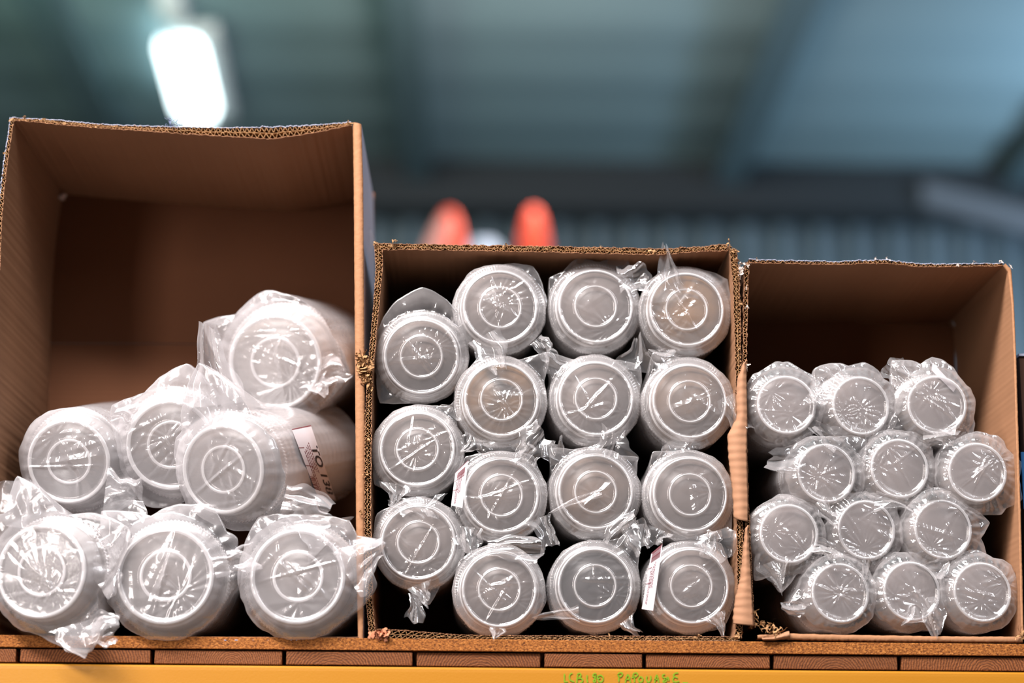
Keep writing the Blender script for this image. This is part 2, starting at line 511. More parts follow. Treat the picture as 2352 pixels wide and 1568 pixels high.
# ------------------------------------------------------------------ shelf
def build_shelf():
    L, R_ = -0.72, 0.72
    zt = 0.0

    def z_at(py):
        return P(1176, py).z
    board = MB()
    board.box(L, R_, 0, 0.46, z_at(1495.5), zt)
    o = link('shelf_board', board.mesh('shelf_board'), chipboard(), smooth=False)
    bevel(o, 0.0008)
    tag(o, 'long brown particle board shelf panel lying under the three open boxes', 'shelf board')
    gaps = [-260, 40, 349, 652, 952, 1246, 1480, 1774, 2067, 2420]
    where = ['orange-brown plank end at the far left corner, cut off by the frame',
             'dark plank end with bowed rings under the hanging bag tail of the left box',
             'plank end with two vertical cracks under the tall left box',
             'plank end with a knot-like ring swirl below the gap between left and middle box',
             'plank end with rings at its right side under the left half of the middle box',
             'short mottled plank end directly above the green letters LCB180',
             'plank end above the green word PAPOUASIE, below the middle box right side',
             'reddish plank end under the left half of the small right box',
             'plank end with fine arched rings under the right box lower right corner']
    group = 'plank ends under the shelf board'
    zc0, zc1 = z_at(1499), z_at(1530.5)
    for i in range(9):
        x0, x1 = P(gaps[i] + 5, 1510).x, P(gaps[i + 1] - 5, 1510).x
        rnd = random.Random(40 + i)
        cx = x0 + (x1 - x0) * rnd.uniform(0.35, 0.75)
        cz = zc1 - rnd.uniform(0.0, 0.03)
        mb = MB()
        mb.box(x0 - cx, x1 - cx, 0.002 + rnd.uniform(0, 0.003), 0.42, zc1 - cz + rnd.uniform(0, 0.001), zc0 - cz)
        o = link('shelf_plank', mb.mesh('shelf_plank'), endgrain(i), smooth=False)
        o.location = (cx, 0, cz)
        bevel(o, 0.0009)
        tag(o, where[i], 'plank', group)
    # yellow beam with a rolled top lip
    zb = z_at(1533.5)
    prof = [(0.05, zb), (0.0, zb), (-0.003, zb - 0.0006), (-0.0048, zb - 0.0025), (-0.005, zb - 0.006), (-0.005, zb - 0.10), (-0.001, zb - 0.105), (0.05, zb - 0.105)]
    mb = MB()
    xs = np.linspace(L, R_, 60)
    mb.grid([[(x, y + 0.0006 * n1(x * 3, 2), z) for y, z in prof] for x in xs])
    mb.box(L, R_, 0.045, 0.05, zb - 0.105, zb)
    beam = link('rack_beam', mb.mesh('rack_beam'), yellow_paint(), smooth=False)
    tag(beam, 'yellow painted rack beam with green handwriting under the shelf planks', 'beam')
    # handwriting, strokes in the frame of a 6.533x enlargement
    k = 6.533
    strokes = [
        [(238, 175), (236, 240), (238, 300), (290, 292)],
        [(358, 165), (322, 180), (308, 225), (325, 275), (385, 296)],
        [(436, 175), (428, 240), (422, 312)], [(436, 180), (470, 165), (488, 185), (478, 220), (436, 248), (490, 240), (515, 268), (505, 298), (470, 312)],
        [(578, 195), (574, 245), (584, 308)],
        [(715, 178), (690, 168), (662, 190), (672, 222), (712, 208), (712, 180), (702, 230), (668, 285), (690, 306), (708, 280), (695, 235)],
        [(726, 250), (740, 205), (785, 195), (820, 225), (815, 275), (785, 305), (745, 285), (742, 250), (775, 235)],
        [(1040, 180), (1055, 230), (1052, 295)], [(1035, 200), (1060, 160), (1105, 160), (1108, 190), (1080, 222), (1050, 215)],
        [(1150, 312), (1165, 230), (1190, 180), (1215, 230), (1228, 312)], [(1150, 262), (1222, 256)],
        [(1270, 180), (1288, 230), (1288, 306)], [(1262, 205), (1280, 165), (1325, 160), (1340, 190), (1315, 220), (1245, 232)],
        [(1385, 215), (1352, 240), (1352, 285), (1380, 306), (1412, 285), (1412, 240), (1385, 215)],
        [(1478, 205), (1466, 250), (1485, 300), (1515, 300), (1535, 250), (1530, 205)],
        [(1590, 312), (1605, 230), (1625, 188), (1640, 240), (1652, 312)], [(1592, 265), (1645, 258)],
        [(1745, 180), (1705, 195), (1712, 225), (1765, 250), (1770, 285), (1730, 306), (1712, 290), (1760, 245)],
        [(1760, 262), (1785, 222), (1798, 245), (1800, 282)],
        [(1945, 160), (1900, 165), (1870, 195), (1885, 215), (1935, 238)], [(1885, 225), (1862, 250), (1868, 290), (1905, 302), (1962, 286)],
        [(2010, 311), (2090, 311)]]
    mb = MB()
    for st in strokes:
        pts, ln = resample(st, max(8, int(len(st) * 5)))
        for _ in range(2):                                   # round the corners of the pen stroke
            q = pts.copy()
            q[1:-1] = (pts[:-2] + 2 * pts[1:-1] + pts[2:]) / 4
            pts = q
        rows = []
        for i in range(len(pts)):
            a, b = pts[max(0, i - 1)], pts[min(len(pts) - 1, i + 1)]
            d = (b - a) / (np.linalg.norm(b - a) + 1e-9)
            nn = np.array((-d[1], d[0])) * (10 + 2 * n1(i * .4, 3))
            rows.append([P(1260 + (pts[i][0] + s * nn[0]) / k, 1520 + (pts[i][1] + s * nn[1]) / k, -0.0062) for s in (-1, 1)])
        mb.grid(rows)
    w = link('handwriting', mb.mesh('handwriting'), M['marker'], beam, smooth=False)
    w['label'] = 'green marker writing LCB180 PAPOUASIE'


build_shelf()


# ------------------------------------------------------------------ corrugated boxes
def strip(mb, A, N, th, y0, depth, jit=0.0, seed=0, front_round=False):
    """a sheet standing on the polyline A (x,z) with thickness th along N, running back in depth"""
    rows = []
    for i in range(len(A)):
        a = A[i] - N[i] * th / 2
        b = A[i] + N[i] * th / 2
        y = y0 + (jit * (0.5 + 0.8 * n1(i * 0.23, seed) + 0.5 * n1(i * 1.1, seed + 5)) if jit else 0)
        if front_round:
            row = [(a[0], depth, a[1])]
            for j in range(7):
                t = j / 6
                ang = PI * t
                m = A[i] - N[i] * (th / 2) * math.cos(ang)
                row.append((m[0], y + (th / 2) * (1 - math.sin(ang)), m[1]))
            row.append((b[0], depth, b[1]))
        else:
            row = [(a[0], depth, a[1]), (a[0], y, a[1]), (b[0], y, b[1]), (b[0], depth, b[1])]
        rows.append(row)
    mb.grid(rows)


def wall(root, name, outer, inner, depth, mats, flutes=(2,), seed=1, jit=0.004, rough=0.0008, fold=False, pitch=0.0066):
    """one side of an open box; outer and inner are px polylines of its front edge.
    mats = (inner liner, edge, outer liner)"""
    def wpts(poly):
        # measure length once, resample in px, then unproject
        q, ln = resample(poly, 2)
        n = max(12, int(ln / 2.1))
        q, _ = resample(poly, n)
        out = []
        for i, p in enumerate(q):
            w_ = P(p[0], p[1], 0)
            out.append((w_.x, w_.z))
        return np.array(out)
    O, I = wpts(outer), wpts(inner)
    n = min(len(O), len(I))
    O, I = resample(O, n)[0], resample(I, n)[0]
    loc = np.array((root.location.x, root.location.z))
    O, I = O - loc, I - loc
    if rough:
        for i in range(n):
            O[i] += np.array((0.0, 1.0)) * 0 + (O[i] - I[i]) / (np.linalg.norm(O[i] - I[i]) + 1e-9) * rough * (n1(i * 0.31, seed) + 0.7 * n1(i * 1.3, seed + 1))
            I[i] += (O[i] - I[i]) / (np.linalg.norm(O[i] - I[i]) + 1e-9) * rough * 0.8 * n1(i * 0.17, seed + 3)
    N = (O - I)
    T = np.linalg.norm(N, axis=1)
    N = N / T[:, None]
    if fold:
        mb = MB()
        Mid = (O + I) / 2
        rows = []
        for i in range(n):
            row = [(I[i][0], depth, I[i][1])]
            for j in range(9):
                a = PI * j / 8
                m = Mid[i] - N[i] * (T[i] / 2) * math.cos(a)
                row.append((m[0], T[i] * 0.35 * (1 - math.sin(a)), m[1]))
            row.append((O[i][0], depth, O[i][1]))
            rows.append(row)
        mb.grid(rows)
        me = mb.mesh(name)
        o = link(name, me, mats[1], root)
        me.materials.clear()
        for m_ in mats:
            me.materials.append(m_)
        ncol = 10
        mi = []
        for i in range(n - 1):
            for j in range(ncol):
                mi.append(0 if j == 0 else (2 if j == ncol - 1 else 1))
        me.polygons.foreach_set('material_index', mi)
        return o
    th = 0.0007
    mb = MB()
    strip(mb, I, N, th, 0, depth, jit, seed)
    o = link(name, mb.mesh(name), mats[0], root, smooth=False)
    mb = MB()
    strip(mb, O, N, th, 0, depth, jit, seed + 11)
    x = link('outer_liner', mb.mesh('outer_liner'), mats[2], o, smooth=False)
    x['label'] = 'outside face of the board'
    mb = MB()
    layers = flutes[0]
    # walk along the board at fine steps for the waves
    s = np.r_[0, np.cumsum(np.linalg.norm(np.diff((O + I) / 2, axis=0), axis=1))]
    m = int(s[-1] / 0.0007)
    t = np.linspace(0, s[-1], m)
    Of = np.stack([np.interp(t, s, O[:, k]) for k in range(2)], 1)
    If = np.stack([np.interp(t, s, I[:, k]) for k in range(2)], 1)
    rnd = random.Random(seed)
    for l in range(layers):
        f0, f1 = l / layers, (l + 1) / layers
        pt = pitch * (1.0 if l == 0 else 0.78)
        ph = rnd.uniform(0, 6)
        A, NN = [], []
        for i in range(m):
            crush = 0.5 + 0.42 * math.sin(2 * PI * t[i] / pt + ph + 1.1 * n1(t[i] * 60, seed + l)) * (0.85 + 0.3 * n1(t[i] * 25, seed + 9))
            fr = f0 + (f1 - f0) * crush
            A.append(If[i] + (Of[i] - If[i]) * fr)
        A = np.array(A)
        d = np.gradient(A, axis=0)
        d /= np.linalg.norm(d, axis=1)[:, None] + 1e-9
        NN = np.stack([-d[:, 1], d[:, 0]], 1)
        strip(mb, A, NN, 0.00048, 0.0005, 0.02, jit * 0.9, seed + 20 + l)
        if l:
            strip(mb, If[::3] + (Of[::3] - If[::3]) * f0, ((Of - If) / (np.linalg.norm(Of - If, axis=1)[:, None]))[::3], 0.0005, 0.0005, 0.02, jit, seed + 30)
    f = link('fluting', mb.mesh('fluting'), mats[1], o, smooth=False)
    f['label'] = 'wavy corrugated core seen along the cut edge'
    return o


def back_panel(root, name, pts, y, mat, thick=0.004):
    """flat board closing the back; pts are px corners of the FRONT outline it stands behind"""
    loc = root.location
    q = [P(a, b, 0) for a, b in pts]
    mb = MB()
    n = len(q)
    mb.add([(p.x - loc.x, y, p.z - loc.z) for p in q] + [(p.x - loc.x, y + thick, p.z - loc.z) for p in q],
           [tuple(range(n)), tuple(range(2 * n - 1, n - 1, -1))] + [(i, (i + 1) % n, (i + 1) % n + n, i + n) for i in range(n)])
    return link(name, mb.mesh(name), mat, root, smooth=False)


def ribbons_one(root, name, spots, mat, seed, label=None, y=-0.001, width=0.0016, length=0.007, num=5):
    """small curled shreds of torn paper around px spots"""
    rnd = random.Random(seed)
    loc = root.location
    mb = MB()
    for sx, sy, k in spots:
        for _ in range(int(num * k)):
            p = P(sx + rnd.gauss(0, 3 * k), sy + rnd.gauss(0, 3 * k), y + rnd.uniform(-0.002, 0.003)) - loc
            d = Vector((rnd.gauss(0, 1), rnd.gauss(0, .6) - .3, rnd.gauss(0, 1))).normalized()
            w = Vector((rnd.gauss(0, 1), rnd.gauss(0, 1), rnd.gauss(0, 1))).normalized()
            rows = []
            for j in range(7):
                ww = width * rnd.uniform(0.5, 1.2) * k ** .5 * (1 - 0.1 * j)
                rows.append([p - w * ww, p + w * ww])
                d = (d + 0.5 * Vector((rnd.gauss(0, 1), rnd.gauss(0, .7), rnd.gauss(0, 1)))).normalized()
                w = (w - d * w.dot(d)).normalized()
                p = p + d * length / 7 * k ** .5
            mb.grid(rows)
    o = link(name, mb.mesh(name), mat, root, smooth=False)
    if label:
        o['label'] = label
    return o


def ribbons(root, name, spots, mat, seed, label=None, **kw):
    for k, sp in enumerate(spots):
        o = ribbons_one(root, name, [sp], mat, seed * 50 + k, label, **kw)
    return o


def paper_flap(root, name, left, right, y, mat, bulge=0.004, seed=1, label=None):
    """torn liner hanging as a curved skin between two px polylines"""
    loc = root.location
    n = 70
    A, _ = resample(left, n)
    B, _ = resample(right, n)
    rows, back = [], []
    for i in range(n):
        row, rb = [], []
        for j in range(11):
            t = j / 10
            px = A[i] * (1 - t) + B[i] * t
            e = 2.2 * n1(i * 0.5, seed) * (1 - t) + 1.2 * n1(i * .7, seed + 4) * t
            yy = y - bulge * math.sin(PI * min(1, t * 0.8 + 0.2)) + 0.0003 * n1(i * .35 + t, seed + 2) + (0.006 * (1 - t) ** 3)
            row.append(P(px[0] + e, px[1], yy) - loc)
        rows.append(row)
    mb = MB()
    mb.grid(rows)
    me = mb.mesh(name)
    o = link(name, me, mat, root)
    s = o.modifiers.new('thick', 'SOLIDIFY')
    s.thickness = 0.0007
    if label:
        o['label'] = label
    return o


def build_boxes():
    roots = {}
    # ---------- tall box on the left
    r = empty('cardboard_box', P(400, 1462, 0.15), 'tall open brown cardboard box at the left, half empty, white outside', 'box', 'open cardboard boxes on the shelf')
    r.location.y = 0
    roots['left'] = r
    mt = (M['kraft_x'], M['kraft_edge'], M['white_liner'])
    D = 0.31
    wall(r, 'top_panel', [(22, 268), (120, 274), (230, 284), (300, 287), (400, 290), (520, 292), (625, 290), (720, 286), (806, 279)],
         [(26, 274), (120, 283), (230, 293), (300, 297), (400, 305), (520, 312), (625, 318), (720, 304), (808, 286)], D, mt, (2,), 3, 0.003, 0.001, pitch=0.0080)
    wall(r, 'side_panel', [(22, 268), (18, 310), (9, 360), (2, 420), (-6, 500), (-14, 700), (-24, 1000), (-40, 1462)],
         [(31, 274), (25, 315), (17, 365), (10, 425), (3, 500), (-4, 700), (-14, 1000), (-30, 1462)], D, (M['kraft_z'], M['kraft_edge'], M['white_liner']), (1,), 5, 0.003, 0.0008)
    o = wall(r, 'side_panel', [(830, 284), (834, 420), (836, 700), (838, 1000), (836, 1300), (834, 1466)],
             [(810, 280), (812, 420), (814, 700), (816, 1000), (818, 1300), (822, 1464)], D, (M['kraft_z'], M['kraft_smooth'], M['white_liner']), fold=True, rough=0.0003, seed=7)
    wall(r, 'bottom_panel', [(-40, 1468), (400, 1469), (834, 1470)], [(-40, 1462), (400, 1462), (834, 1463)], D, mt, (1,), 9, 0.002, 0.0004)
    back_panel(r, 'back_flap', [(-30, 262), (832, 272), (836, 660), (-30, 655)], D - 0.002, M['kraft_shaded'])
    back_panel(r, 'back_flap', [(-30, 657.5), (836, 662.5), (836, 1468), (-40, 1468)], D - 0.0035, M['kraft_shaded'])
    ribbons(r, 'torn_paper', [(26, 272, 1), (90, 274, .8), (215, 291, 1), (60, 272, .7), (150, 281, .6), (800, 281, .8), (12, 350, .6), (5, 400, .6)], M['kraft_edge'], 5, num=4)
    x = ribbons(r, 'torn_paper', [(390, 283, 1.3), (412, 286, 1.2), (402, 276, .9)], simple('blueish_fibre', srgb(120, 130, 165), 0.8), 9, 'grey paper fibres sticking up before the lamp', width=0.0005, length=0.013, num=7)
    x = ribbons(r, 'corner_speck', [(145, 457, 1.4)], simple('speck_paper', dk(240, 214, 200), 0.8), 11, 'small spot of light in the back corner', y=D - 0.02, width=0.004, length=0.01, num=4)  # light through the corner gap, modelled as a pale shred
    # peeling printed sheet corner on the outside
    mb = MB()
    rows = []
    for i in range(14):
        t = i / 13
        rows.append([P(848 + 12 * math.sin(PI * t) * s, 520 + 60 * t, 0.15) - r.location for s in (0, .5, 1)])
    mb.grid(rows)
    x = link('peeling_tape', mb.mesh('tape'), M['film_milky'], r)
    x['label'] = 'curled clear tape peeling off the white side'

    # ---------- middle box
    r = empty('cardboard_box', P(1270, 1466, 0.15), 'middle open cardboard box packed full of large clear lids', 'box', 'open cardboard boxes on the shelf')
    r.location.y = 0
    roots['mid'] = r
    D = 0.31
    mk = (M['kraft_x'], M['kraft_edge'], M['kraft_z'])
    mz = (M['kraft_z'], M['kraft_edge'], M['kraft_z'])
    wall(r, 'top_panel', [(861, 558), (960, 560), (1180, 563), (1400, 567), (1520, 571), (1600, 566), (1672, 560)],
         [(866, 572), (960, 572), (1180, 576), (1400, 581), (1500, 584), (1600, 577), (1672, 574)], D, mk, (2,), 21, 0.004, 0.0011, pitch=0.0062)
    wall(r, 'side_panel', [(860, 562), (863, 620), (858, 700), (850, 790), (843, 860), (838, 1000), (837, 1200), (841, 1380), (848, 1452)],
         [(878, 566), (878, 620), (870, 700), (862, 790), (855, 860), (852, 1000), (851, 1200), (855, 1380), (862, 1452)], D, mz, (2,), 23, 0.004, 0.001, pitch=0.0062)
    wall(r, 'side_panel', [(1692, 572), (1699, 640), (1702, 760), (1703, 900), (1704, 1100), (1708, 1300), (1709, 1400), (1704, 1466)],
         [(1675, 562), (1683, 640), (1688, 760), (1691, 900), (1692, 1100), (1694, 1300), (1694, 1400), (1688, 1462)], D, mz, (2,), 25, 0.004, 0.001, pitch=0.0062)
    wall(r, 'bottom_panel', [(850, 1466), (950, 1467), (1200, 1469), (1700, 1471)],
         [(866, 1444), (930, 1447), (1050, 1457), (1200, 1459), (1450, 1460), (1700, 1462)], D, mk, (2,), 27, 0.003, 0.0008, pitch=0.0085)
    back_panel(r, 'back_panel', [(856, 560), (1698, 560), (1706, 1468), (840, 1468)], D - 0.003, M['kraft_shaded'])
    ribbons(r, 'torn_paper', [(835, 830, 2.2), (838, 845, 2.6), (843, 862, 2.2), (846, 880, 1.6), (834, 818, 1.5)], M['kraft_edge'], 31, 'crumpled shreds of torn board', num=9, width=0.002, length=0.009)
    ribbons(r, 'torn_paper', [(866, 558, 1.3), (905, 556, 1.3), (983, 562, .6), (1157, 563, 1), (1222, 566, .6), (1380, 566, .6), (1500, 577, 1.2), (1560, 572, .8), (1640, 566, .8),
                              (1674, 562, 1), (1690, 576, 1.3), (1693, 600, 1), (1696, 630, 1), (846, 950, .9), (845, 1010, .8), (846, 1090, 1.1), (832, 1180, 1), (1698, 700, .8), (1700, 800, .8),
                              (1600, 1461, .9), (1400, 1463, .6), (1700, 1460, 1.4)], M['kraft_edge'], 33, num=4)
    x = ribbons(r, 'torn_paper', [(868, 1456, 2.0), (884, 1458, 1.6)], simple('torn_corner', dk(196, 130, 96), 0.85), 35, 'crushed brown corner under the middle box', num=9, width=0.003, length=0.008)
    # ---------- right box
    r = empty('cardboard_box', P(2030, 1466, 0.15), 'small open cardboard box at the right with bagged cups, white outside', 'box', 'open cardboard boxes on the shelf')
    r.location.y = 0
    roots['right'] = r
    D = 0.30
    wall(r, 'top_panel', [(1720, 594), (1800, 597), (1920, 599), (2030, 595), (2110, 604), (2200, 605), (2306, 603)],
         [(1722, 602), (1800, 604), (1920, 606), (2030, 603), (2110, 611), (2200, 611), (2308, 609)], D, (M['kraft_x'], M['kraft_edge'], M['white_liner']), (1,), 41, 0.004, 0.0008, pitch=0.0062)
    wall(r, 'side_panel', [(1714, 600), (1710, 640), (1708, 760), (1707, 900), (1710, 1100), (1718, 1300), (1726, 1440)],
         [(1722, 600), (1719, 640), (1716, 760), (1715, 900), (1718, 1100), (1726, 1300), (1735, 1440)], D, mz, (1,), 43, 0.004, 0.0012, pitch=0.0066)
    wall(r, 'side_panel', [(2310, 604), (2324, 618), (2330, 700), (2335, 820), (2340, 1000), (2346, 1200), (2352, 1464)],
         [(2304, 610), (2316, 624), (2324, 700), (2329, 820), (2334, 1000), (2340, 1200), (2346, 1460)], D, (M['kraft_z'], M['kraft_smooth'], M['white_liner']), fold=True, rough=0.0003, seed=45)
    wall(r, 'bottom_panel', [(1740, 1466), (1800, 1468), (2000, 1472), (2200, 1474), (2350, 1475)],
         [(1740, 1458), (1800, 1454), (2000, 1458), (2200, 1461), (2346, 1461)], D, (M['kraft_x'], M['kraft_smooth'], M['kraft_x']), fold=True, rough=0.0006, seed=47)
    back_panel(r, 'back_panel', [(1712, 597), (2318, 603), (2348, 1470), (1722, 1470)], D - 0.003, M['kraft_shaded'])
    ribbons(r, 'corner_speck', [(2187, 743, .8)], simple('corner_gap_light_b', dk(220, 220, 220), 0.8), 12, 'small spot of light in the back corner', y=D - 0.02, width=0.003, length=0.006, num=4)  # pale shred standing in for light at this corner
    ribbons(r, 'torn_paper', [(1712, 606, 1.6), (1704, 618, 1.6), (1700, 628, 1.2), (1713, 660, .9), (1714, 700, .7), (1712, 840, 1), (1740, 596, .6), (2010, 596, .7), (2040, 597, .7), (2200, 603, .7), (2240, 603, .7),
                              (2300, 604, .8), (2320, 612, .8)], simple('white_fibre', dk(215, 200, 190), 0.8), 49, num=4)
    ribbons(r, 'torn_paper', [(1745, 1430, 1.3), (1760, 1440, 1.5), (1775, 1446, 1.5), (1790, 1452, 1.5), (1735, 1405, 1.0), (2345, 1455, 1.4)], M['kraft_edge'], 51, 'twisted torn strip along the bottom corner', num=6, width=0.0014, length=0.012)
    paper_flap(r, 'torn_flap', [(1706, 838), (1692, 880), (1692, 960), (1671, 1000), (1674, 1060), (1682, 1120), (1686, 1190)],
               [(1713, 826), (1715, 900), (1716, 980), (1715, 1040), (1717, 1120), (1718, 1160), (1717, 1198)], -0.004, M['paper_torn'], seed=3, label='hanging strip of torn brown liner paper')
    paper_flap(r, 'torn_flap', [(1712, 1215), (1704, 1290), (1700, 1330), (1690, 1370), (1685, 1400), (1684, 1432)],
               [(1718, 1205), (1722, 1290), (1725, 1330), (1727, 1370), (1729, 1400), (1731, 1437)], -0.004, M['paper_torn'], seed=6, label='wide brown liner flap at the lower corner')
    # small twisted lip at bottom left of right box
    paper_flap(r, 'torn_flap', [(1750, 1464), (1775, 1462), (1800, 1452), (1812, 1448)], [(1752, 1470), (1780, 1470), (1805, 1466), (1815, 1464)], -0.004, M['paper_torn'], seed=9, label='frayed lip of the bottom edge')
    # ---------- neighbouring box, only a sliver in view
    r = empty('storage_box', P(2400, 1468, 0.1), 'dark brown box with a blue label, just cut off by the right frame edge', 'box')
    r.location.y = 0
    loc = r.location
    tl, br = P(2341, 818, 0.03), P(2520, 1478, 0.03)
    mb = MB()
    mb.box(tl.x - loc.x, br.x - loc.x, 0.03, 0.3, 0.001 - loc.z, tl.z - loc.z)
    b = link('carton', mb.mesh('carton'), simple('dark_board', dk(70, 42, 26), 0.8), r, smooth=False)
    mb = MB()
    mb.box(tl.x - loc.x - .001, br.x - loc.x, 0.027, 0.3, tl.z - loc.z, tl.z - loc.z + 0.003)
    link('rim', mb.mesh('rim'), M['white_liner'], r, smooth=False)
    a, c = P(2344, 1038, 0.03), P(2460, 1170, 0.03)
    mb = MB()
    mb.box(a.x - loc.x, c.x - loc.x, 0.0285, 0.0305, c.z - loc.z, a.z - loc.z)
    link('blue_label', mb.mesh('blue_label'), simple('blue_print', dk(40, 110, 170), 0.5), r, smooth=False)


build_boxes()


# ------------------------------------------------------------------ plastics: lids, cups, bowls
def lathe(name, prof, seg=192, ribs=0, rib_amp=0.0, rib_rows=()):
    th = np.linspace(0, 2 * PI, seg, endpoint=False)
    rows = []
    for k, (r, s) in enumerate(prof):
        rr = np.full(seg, r)
        if k in rib_rows:
            rr = r + rib_amp * np.where(np.arange(seg) % 3 == 0, 1.0, -0.3)
        rows.append(np.stack([rr * np.cos(th), np.full(seg, s), rr * np.sin(th)], 1))
    return grid_mesh(name, np.array(rows), True)


# profiles for radius 1 rims (r, s/R)
LID = [(0.0, 0.03), (.38, .03), (.405, .03), (.425, .0), (.445, -.03), (.462, -.005), (.485, .03), (.51, .03), (.71, .03), (.735, .03), (.76, -.02), (.785, -.04), (.81, -.015), (.84, .07), (.865, .17), (.895, .19),
       (.955, .185), (.985, .20), (1.0, .24), (1.0, .36), (.985, .38)]
CUP = [(0.0, 0.06), (.50, .06), (.60, .055), (.66, .03), (.70, -.01), (.735, -.028), (.77, -.01), (.79, .05), (.83, .5), (.875, 1.0), (.895, 1.02), (.955, 1.03), (.985, 1.05), (1.0, 1.09), (1.0, 1.2), (.985, 1.22)]
BOWL = [(0.0, .03), (.34, .03), (.36, .03), (.385, .012), (.41, .0), (.435, .012), (.46, .03), (.48, .03), (.68, .03), (.70, .03), (.735, .0), (.775, -.022), (.81, .0), (.83, .05), (.865, .28), (.895, .50), (.915, .51), (.965, .52), (.99, .54),
        (1.0, .57), (1.0, .68), (.985, .70)]
MESH = {}
for k, pr, rr in (('lid', LID, (16, 17, 18, 19)), ('cup', CUP, (11, 12, 13, 14)), ('bowl', BOWL, (17, 18, 19, 20))):
    MESH[k] = lathe(k, pr, 288, 96, 0.018, rr)
    # rims only, for the ones nested behind
    MESH[k + '_rim'] = lathe(k + '_rim', [(r, s - pr[rr[0] - 2][1]) for r, s in pr[rr[0] - 2:]], 192, 64, 0.012, (2, 3, 4, 5))


def tri(x):
    return 2 * np.abs(2 * (x / (2 * PI) - np.floor(x / (2 * PI) + 0.5))) - 1


def folds2(X, Y, rng, n=7, f=60.0):
    out = np.zeros_like(X)
    for i in range(n):
        a = rng.uniform(0, PI)
        k = f * rng.uniform(0.4, 1.8)
        w = rng.uniform(-1, 1) * 9.0
        ph = rng.uniform(0, 6.28)
        u = X * math.cos(a) + Y * math.sin(a)
        v = -X * math.sin(a) + Y * math.cos(a)
        out += (1.0 / (0.6 + k / f)) * tri(k * u + w * np.sin(18 * v + ph) * 0.25 + ph) * (0.5 + 0.5 * np.sin(14 * v + 2 * ph))
    return out / n


def bag_mesh(R, L, prof, seed, ears, slack=0.05, crumple=1.0, loose=0.0, front=-0.03):
    """R rim radius, prof = profile the film is stretched over; ears = [(angle, reach/R, width)]"""
    rng = np.random.RandomState(seed)
    nu, nb, nf = 224, 34, 46
    th = np.linspace(0, 2 * PI, nu, endpoint=False)
    # edge radius incl. ears
    ear = np.zeros(nu)
    for (a, reach, w) in ears:
        d = (th - a + PI) % (2 * PI) - PI
        ear = np.maximum(ear, max(0.0, reach - 1.0) * np.clip(1 - np.abs(d) / (w * 1.9), 0, 1) ** 1.35)
    rad = np.zeros(nu)
    for k in (3, 5, 8, 13, 21, 29):
        rad += rng.uniform(0.3, 1) / (1 + k * 0.12) * tri(k * th + rng.uniform(0, 6.28) + 0.5 * np.sin(2 * th + rng.uniform(0, 6)))
    rad *= 0.028 * crumple
    face_r = next(r for r, s in prof if r > 0.6 and s < 0)      # front ring radius of the thing inside
    pr = np.array([p[0] for p in prof]); ps = np.array([p[1] for p in prof])
    rows = []
    for i in range(nb):                                          # from the back to the front shoulder
        t = i / (nb - 1)
        s = L / R * (1 - t) ** 1.5 + 0.20 * 1
        wv = np.zeros(nu)
        for k in (4, 9, 15, 24):
            wv += tri(k * th + 9 * t * rng.uniform(-1, 1) + rng.uniform(0, 6.28)) / (1 + k * 0.1)
        wfall = np.exp(-((s - 0.20) / 1.0) ** 2)
        if i < 4:
            wv *= 0.3
        r = 1.0 + slack + ear * wfall + rad * (0.5 + 0.5 * wfall) + 0.0 * wv + 0.012 * crumple * np.sin(7 * th + 5 * t + seed)
        r = np.maximum(r, 1.012)
        rows.append(np.stack([r * np.cos(th), np.full(nu, s), r * np.sin(th)], 1))
    e0 = 1.0 + slack + ear + rad
    lines_ = [(rng.uniform(-.55, .55), rng.uniform(0, PI), rng.uniform(.03, .12), rng.uniform(.015, .05)) for _ in range(10)]
    fan = [(rng.uniform(-.6, .6), rng.uniform(-.6, .6), rng.randint(5, 12), rng.uniform(0, 6)) for _ in range(2)]
    for i in range(1, nf + 1):                                   # across the front to the middle
        t = i / nf
        rr = e0 * (1 - t) ** 0.85
        rr = np.where(i == nf, 0.0, rr)
        X, Z = rr * np.cos(th), rr * np.sin(th)
        lim = np.interp(np.clip(rr, 0, 1), pr, ps)
        # film spans tight between the ring and the rim
        span = np.where(rr > face_r, front + (0.20 - front) * np.clip((rr - face_r) / (1 + slack - face_r), 0, 1.0) ** 1.15, front)
        base = np.minimum(span, lim - 0.012)
        fo = folds2(X * R, Z * R, rng if False else np.random.RandomState(seed + 77), 8, 95.0)
        for lx, la, lw_, lh in lines_:
            dd_ = (X - lx * math.cos(la)) * math.cos(la) + (Z - lx * math.sin(la)) * math.sin(la)
            along = -X * math.sin(la) + Z * math.cos(la)
            lineh = lh * np.clip(1 - np.abs(dd_) / lw_, 0, 1) * (0.45 + 0.55 * np.cos(along * 2.2 + lx * 9))
            base = base - lineh * np.clip(1.05 - rr, 0, 1)
        star = np.zeros(nu)
        for fx, fz, kk, ph in fan:
            ang = np.arctan2(Z - fz, X - fx)
            dd = np.hypot(X - fx, Z - fz)
            star += tri(kk * ang + ph) * np.clip(dd, 0, .25) * np.exp(-dd * 1.6)
        edgew = np.clip((rr - face_r * 0.9) / 0.35, 0, 1)
        radial = tri(17 * th + 3 * np.sin(3 * th + seed)) * 0.6 + tri(31 * th + seed) * 0.4
        disp = -np.abs(fo) * 0.05 * crumple * (0.35 + edgew) - np.abs(star) * 0.10 * crumple - edgew * (0.5 + 0.5 * radial) * 0.05 * crumple - loose * (0.5 + 0.5 * fo) * 0.3
        s = base + disp * np.clip(t * 6, 0, 1)
        # sideways puckering
        pk = 1 + 0.012 * crumple * fo * np.clip(t * 4, 0, 1)
        rows.append(np.stack([X * pk, s, Z * pk], 1))
    G = np.array(rows) * R
    return grid_mesh('bag', G, True)


